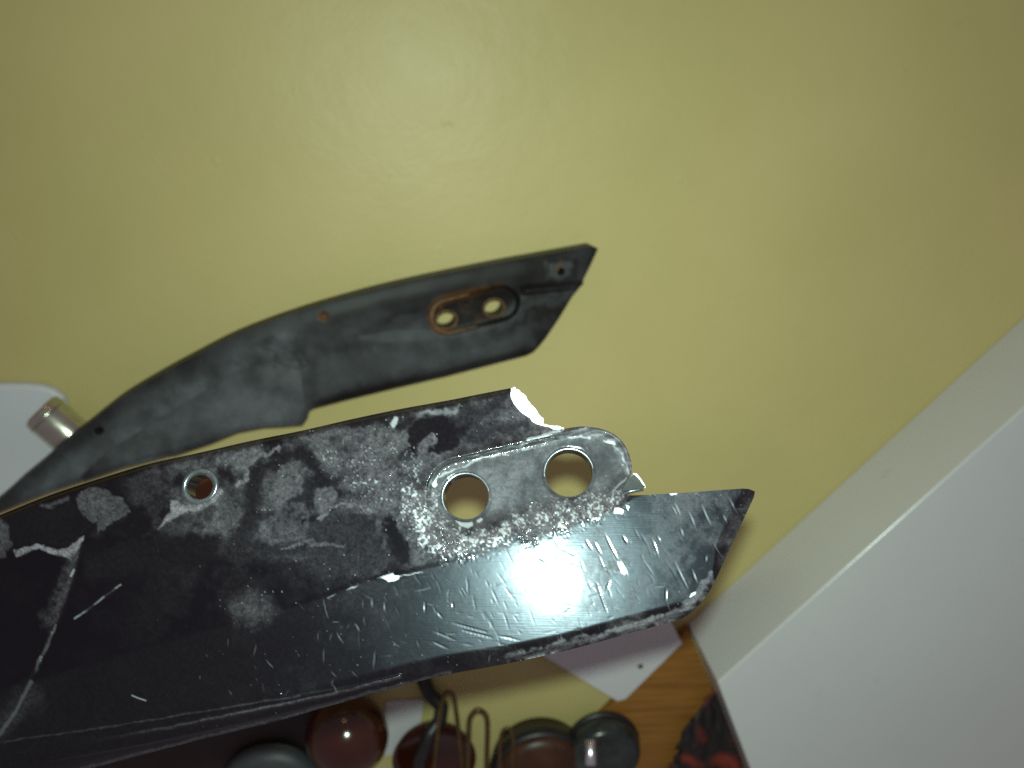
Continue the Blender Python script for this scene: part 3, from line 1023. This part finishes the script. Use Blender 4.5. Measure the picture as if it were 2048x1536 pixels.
tube("barrel", [t0 + ax3 * s for s in (0.0012, 0.0, 0.0004, 0.0015, 0.02, 0.031)], [rt * .72, rt * .8, rt * .93, rt, rt, rt], M_chrome, tr, 40)
tube("collar", [t0 + ax3 * s for s in (0.0028, 0.003, 0.0042, 0.0044)], [rt * 1.0, rt * 1.035, rt * 1.035, rt], M_chrome, tr, 40)

# ------------------------------------------------------------------ things beyond the near bracket's lower edge
def px_loop(pts, z):
    q = [tab(x, y, z) for x, y in pts]
    lp = [(p[0], p[1]) for p in q]
    a = sum(lp[i][0] * lp[(i + 1) % len(lp)][1] - lp[(i + 1) % len(lp)][0] * lp[i][1] for i in range(len(lp)))
    return lp if a > 0 else lp[::-1]


# wooden board beside the white box
zb = 0.006
wb = prism("wooden_board", px_loop([(1377, 1258), (1431, 1392), (1372, 1500), (1345, 1600), (1180, 1600), (1160, 1475)], zb), 0.0, zb, M_wood)
tag(wb, "orange-brown wooden board between the white card and the white box", "board")
bevel(wb, 0.0006, 2)
# patterned cloth between board and box
ng = 26
A_, B_, C_, D_ = tab(1430, 1380, .0125), tab(1502, 1585, .0125), tab(1318, 1620, .0125), tab(1362, 1476, .0125)
vs = []
for i in range(ng):
    for j in range(ng):
        u, v = i / (ng - 1), j / (ng - 1)
        p = (A_ * (1 - u) + B_ * u) * (1 - v) + (D_ * (1 - u) + C_ * u) * v
        z = 0.0125 + 0.005 * (fbm(np.float64(i * 1.0), np.float64(j * 1.0), 7, 3, 81) - .5) * 2
        jit = 0.0018 * np.array([math.sin(i * 1.7), math.cos(i * 1.3)])
        if j == ng - 1 or i == 0:
            p = p + np.array([jit[0], jit[1], 0])
        vs.append((p[0], p[1], z))
fs = [(i * ng + j, (i + 1) * ng + j, (i + 1) * ng + j + 1, i * ng + j + 1) for i in range(ng - 1) for j in range(ng - 1)]
cl = obj("patterned_cloth", vs, fs, M_cloth, None, True)
sm = cl.modifiers.new("solid", 'SOLIDIFY')
sm.thickness = 0.001
tag(cl, "dark cloth with red pattern crumpled against the lower end of the white box", "cloth")

# white card with a dark spot
cr = thing("white_card", "white card with a dark spot, its corner beside the wooden board", "card", tab(1240, 1400))
prism("sheet", px_loop([(1000, 1262), (1060, 1298), (1148, 1352), (1190, 1378), (1236, 1406), (1252, 1402), (1366, 1290), (1340, 1240), (1250, 1200)], .009), 0.0068, 0.0074, M_paper, cr)
s0 = tab(1281, 1333, .0076)
lathe("spot", [(0.0, 0.0), (0.0012, 0.0001), (0.0013, 0.0), (0.0012, -0.0001)], s0, M_black, cr, 16)
s1 = tab(1201, 1362, .0076)
# scrap of white paper by the ball
sc_ = prism("paper_scrap", px_loop([(772, 1404), (848, 1398), (842, 1440), (806, 1502), (770, 1512)], .001), 0.0008, 0.0012, M_paper)
tag(sc_, "small scrap of white paper beside the dark brown ball", "paper")

# brown pouch added as the shade seen through the small hole of the near bracket
po = prism("shade_patch", px_loop([(345, 948), (450, 936), (475, 1010), (462, 1080), (350, 1090), (332, 1020)], .005), 0, 0.005, M_shade_patch)
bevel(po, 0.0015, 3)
tag(po, "added orange-brown shade pouch on the table, showing through the small hole of the near bracket", "patch")

# dark brown glazed ball that mirrors the flash
rb = 0.0195
cb = tab(694, 1470, rb)
ball = thing("brown_ball", "shiny dark brown ball with a white flash point and orange glint", "ball", (cb[0], cb[1], 0))
prof = []
for k in range(25):
    a = -math.pi / 2 + math.pi * k / 24
    prof.append((max(rb * math.cos(a), 1e-5), rb * math.sin(a)))
lathe("globe", prof, cb, M_glass, ball, 64)
lathe("foot_ring", [(0.007, -rb + 0.0002), (0.0075, -rb + .001), (0.0068, -rb + .0022), (.005, -rb + .0022)], cb, M_black, ball, 32)

# slate grey cap and dark slab added for shade at the lower left
lc = prism("shade_slab", px_loop([(150, 1560), (330, 1420), (560, 1370), (640, 1400), (660, 1470), (640, 1600), (150, 1680)], .008), 0, 0.008, M_shade_slab)
bevel(lc, 0.002, 3)
tag(lc, "dark brown shade slab added under the near bracket, left of the brown ball", "case")
g0 = tab(545, 1580, 0.012)
gc = thing("grey_pebble", "smooth slate grey pebble resting on the added shade slab, bottom edge of photo", "pebble", (g0[0], g0[1], .008))
lathe("dome", [(0.0245, -0.004), (0.0248, 0.001), (0.0235, 0.004), (0.020, 0.0058), (0.012, 0.0068), (0.0001, 0.007)], g0, M_slate, gc, 48)
lathe("band", [(0.0249, -0.0030), (0.0254, -0.0024), (0.0254, -0.0012), (0.0249, -0.0006)], g0, M_black, gc, 48)

# dark dish with brass wire loops
d0 = tab(868, 1500, 0.004)
dish = thing("dark_dish", "low dark brown dish holding the brass wire loops", "dish", (d0[0], d0[1], 0))
lathe("bowl", [(0.015, -0.004), (0.0185, 0.002), (0.0205, 0.0075), (0.0197, 0.0078), (0.017, 0.003), (0.0001, 0.002)], d0, M_glass, dish, 48)


def loop_path(px_pts, zs):
    p = smooth_loop(px_pts, 6)
    z = np.interp(np.linspace(0, 1, len(p)), np.linspace(0, 1, len(zs)), zs)
    return [tab(q[0], q[1], zz) for q, zz in zip(p, z)]


wl = []
wires = (([(862, 1580), (872, 1500), (880, 1420), (888, 1392), (897, 1384), (907, 1392), (912, 1420), (918, 1470), (930, 1580)], "tall thin brass wire loop nearest the brown ball"),
         ([(934, 1590), (936, 1520), (938, 1450), (943, 1430), (956, 1420), (970, 1428), (975, 1448), (974, 1500), (972, 1590)], "rounded brass wire loop framing yellow table, beside the brown tin"),
         ([(1000, 1580), (1000, 1500), (1003, 1468), (1013, 1456), (1024, 1464), (1026, 1490), (1022, 1580)], "short brass wire loop lying against the brown tin"))
for k, (pp, lab) in enumerate(wires):
    pth = loop_path(pp, [0.014, 0.022, 0.024, 0.022, 0.014] if k < 2 else [.02, .0235, .024, .0235, .02])
    o = tube("wire_loop", pth, (0.0011, 0.0013, 0.0009)[k], M_brass, None, 8)
    tag(o, lab, "wire", "brass wire loops")

cbl = [tab(x, y, z) for x, y, z in zip(*[np.interp(np.linspace(0, 1, 40), np.linspace(0, 1, 8), v) for v in (
    [852, 846, 862, 884, 880, 858, 838, 846], [1300, 1360, 1392, 1412, 1440, 1470, 1520, 1600], [.003, .003, .004, .006, .012, .016, .016, .012])])]
cb_o = tube("black_cable", cbl, 0.0034, M_black, None, 10)
tag(cb_o, "black cable curling between the paper scrap and the tall wire loop", "cable")
l0 = tab(1082, 1545, 0.012)
lid = thing("brown_tin", "round brown tin with a dark rim, between wire loop and grey puck", "tin", (l0[0], l0[1], 0))
lathe("disc", [(0.0235, -0.012), (0.0235, 0.004), (0.022, 0.0065), (0.017, 0.0078), (0.008, 0.0085), (0.0001, 0.0087)], l0, M_lid, lid, 56)
lathe("rim", [(0.0237, -0.006), (0.0255, -0.005), (0.0258, 0.0005), (0.0250, 0.0032), (0.0237, 0.0038)], l0, M_black, lid, 56)

# smoked grey puck
k0 = tab(1208, 1500, 0.012)
kn = thing("grey_puck", "smoked dark grey round puck right of the brown tin, before the wooden board", "puck", (k0[0], k0[1], 0.006))
lathe("cap", [(0.0165, -0.006), (0.0178, 0.0), (0.0175, 0.004), (0.0155, 0.0075), (0.012, 0.0085), (0.010, 0.0075), (0.0001, 0.0072)], k0, M_grey, kn, 48)
lathe("skirt", [(0.0168, -0.0060), (0.0186, -0.0058), (0.0188, -0.0035), (0.0172, -0.003)], k0, M_black, kn, 48)
# little chrome pin added to throw the flash back as a bar highlight
q0 = tab(1181, 1480, 0.026)
q1 = q0 + R @ np.array([-0.03, -0.937, 0.349]) * 0.0115
pn = tube("highlight_pin", [q0, q0 * .97 + q1 * .03, q0 * .5 + q1 * .5, q0 * .03 + q1 * .97, q1], [.0022, .0027, .003, .0027, .0022], M_pin, None, 16)
tag(pn, "short bright chrome pin added across the grey puck for a bar of flash highlight", "pin")
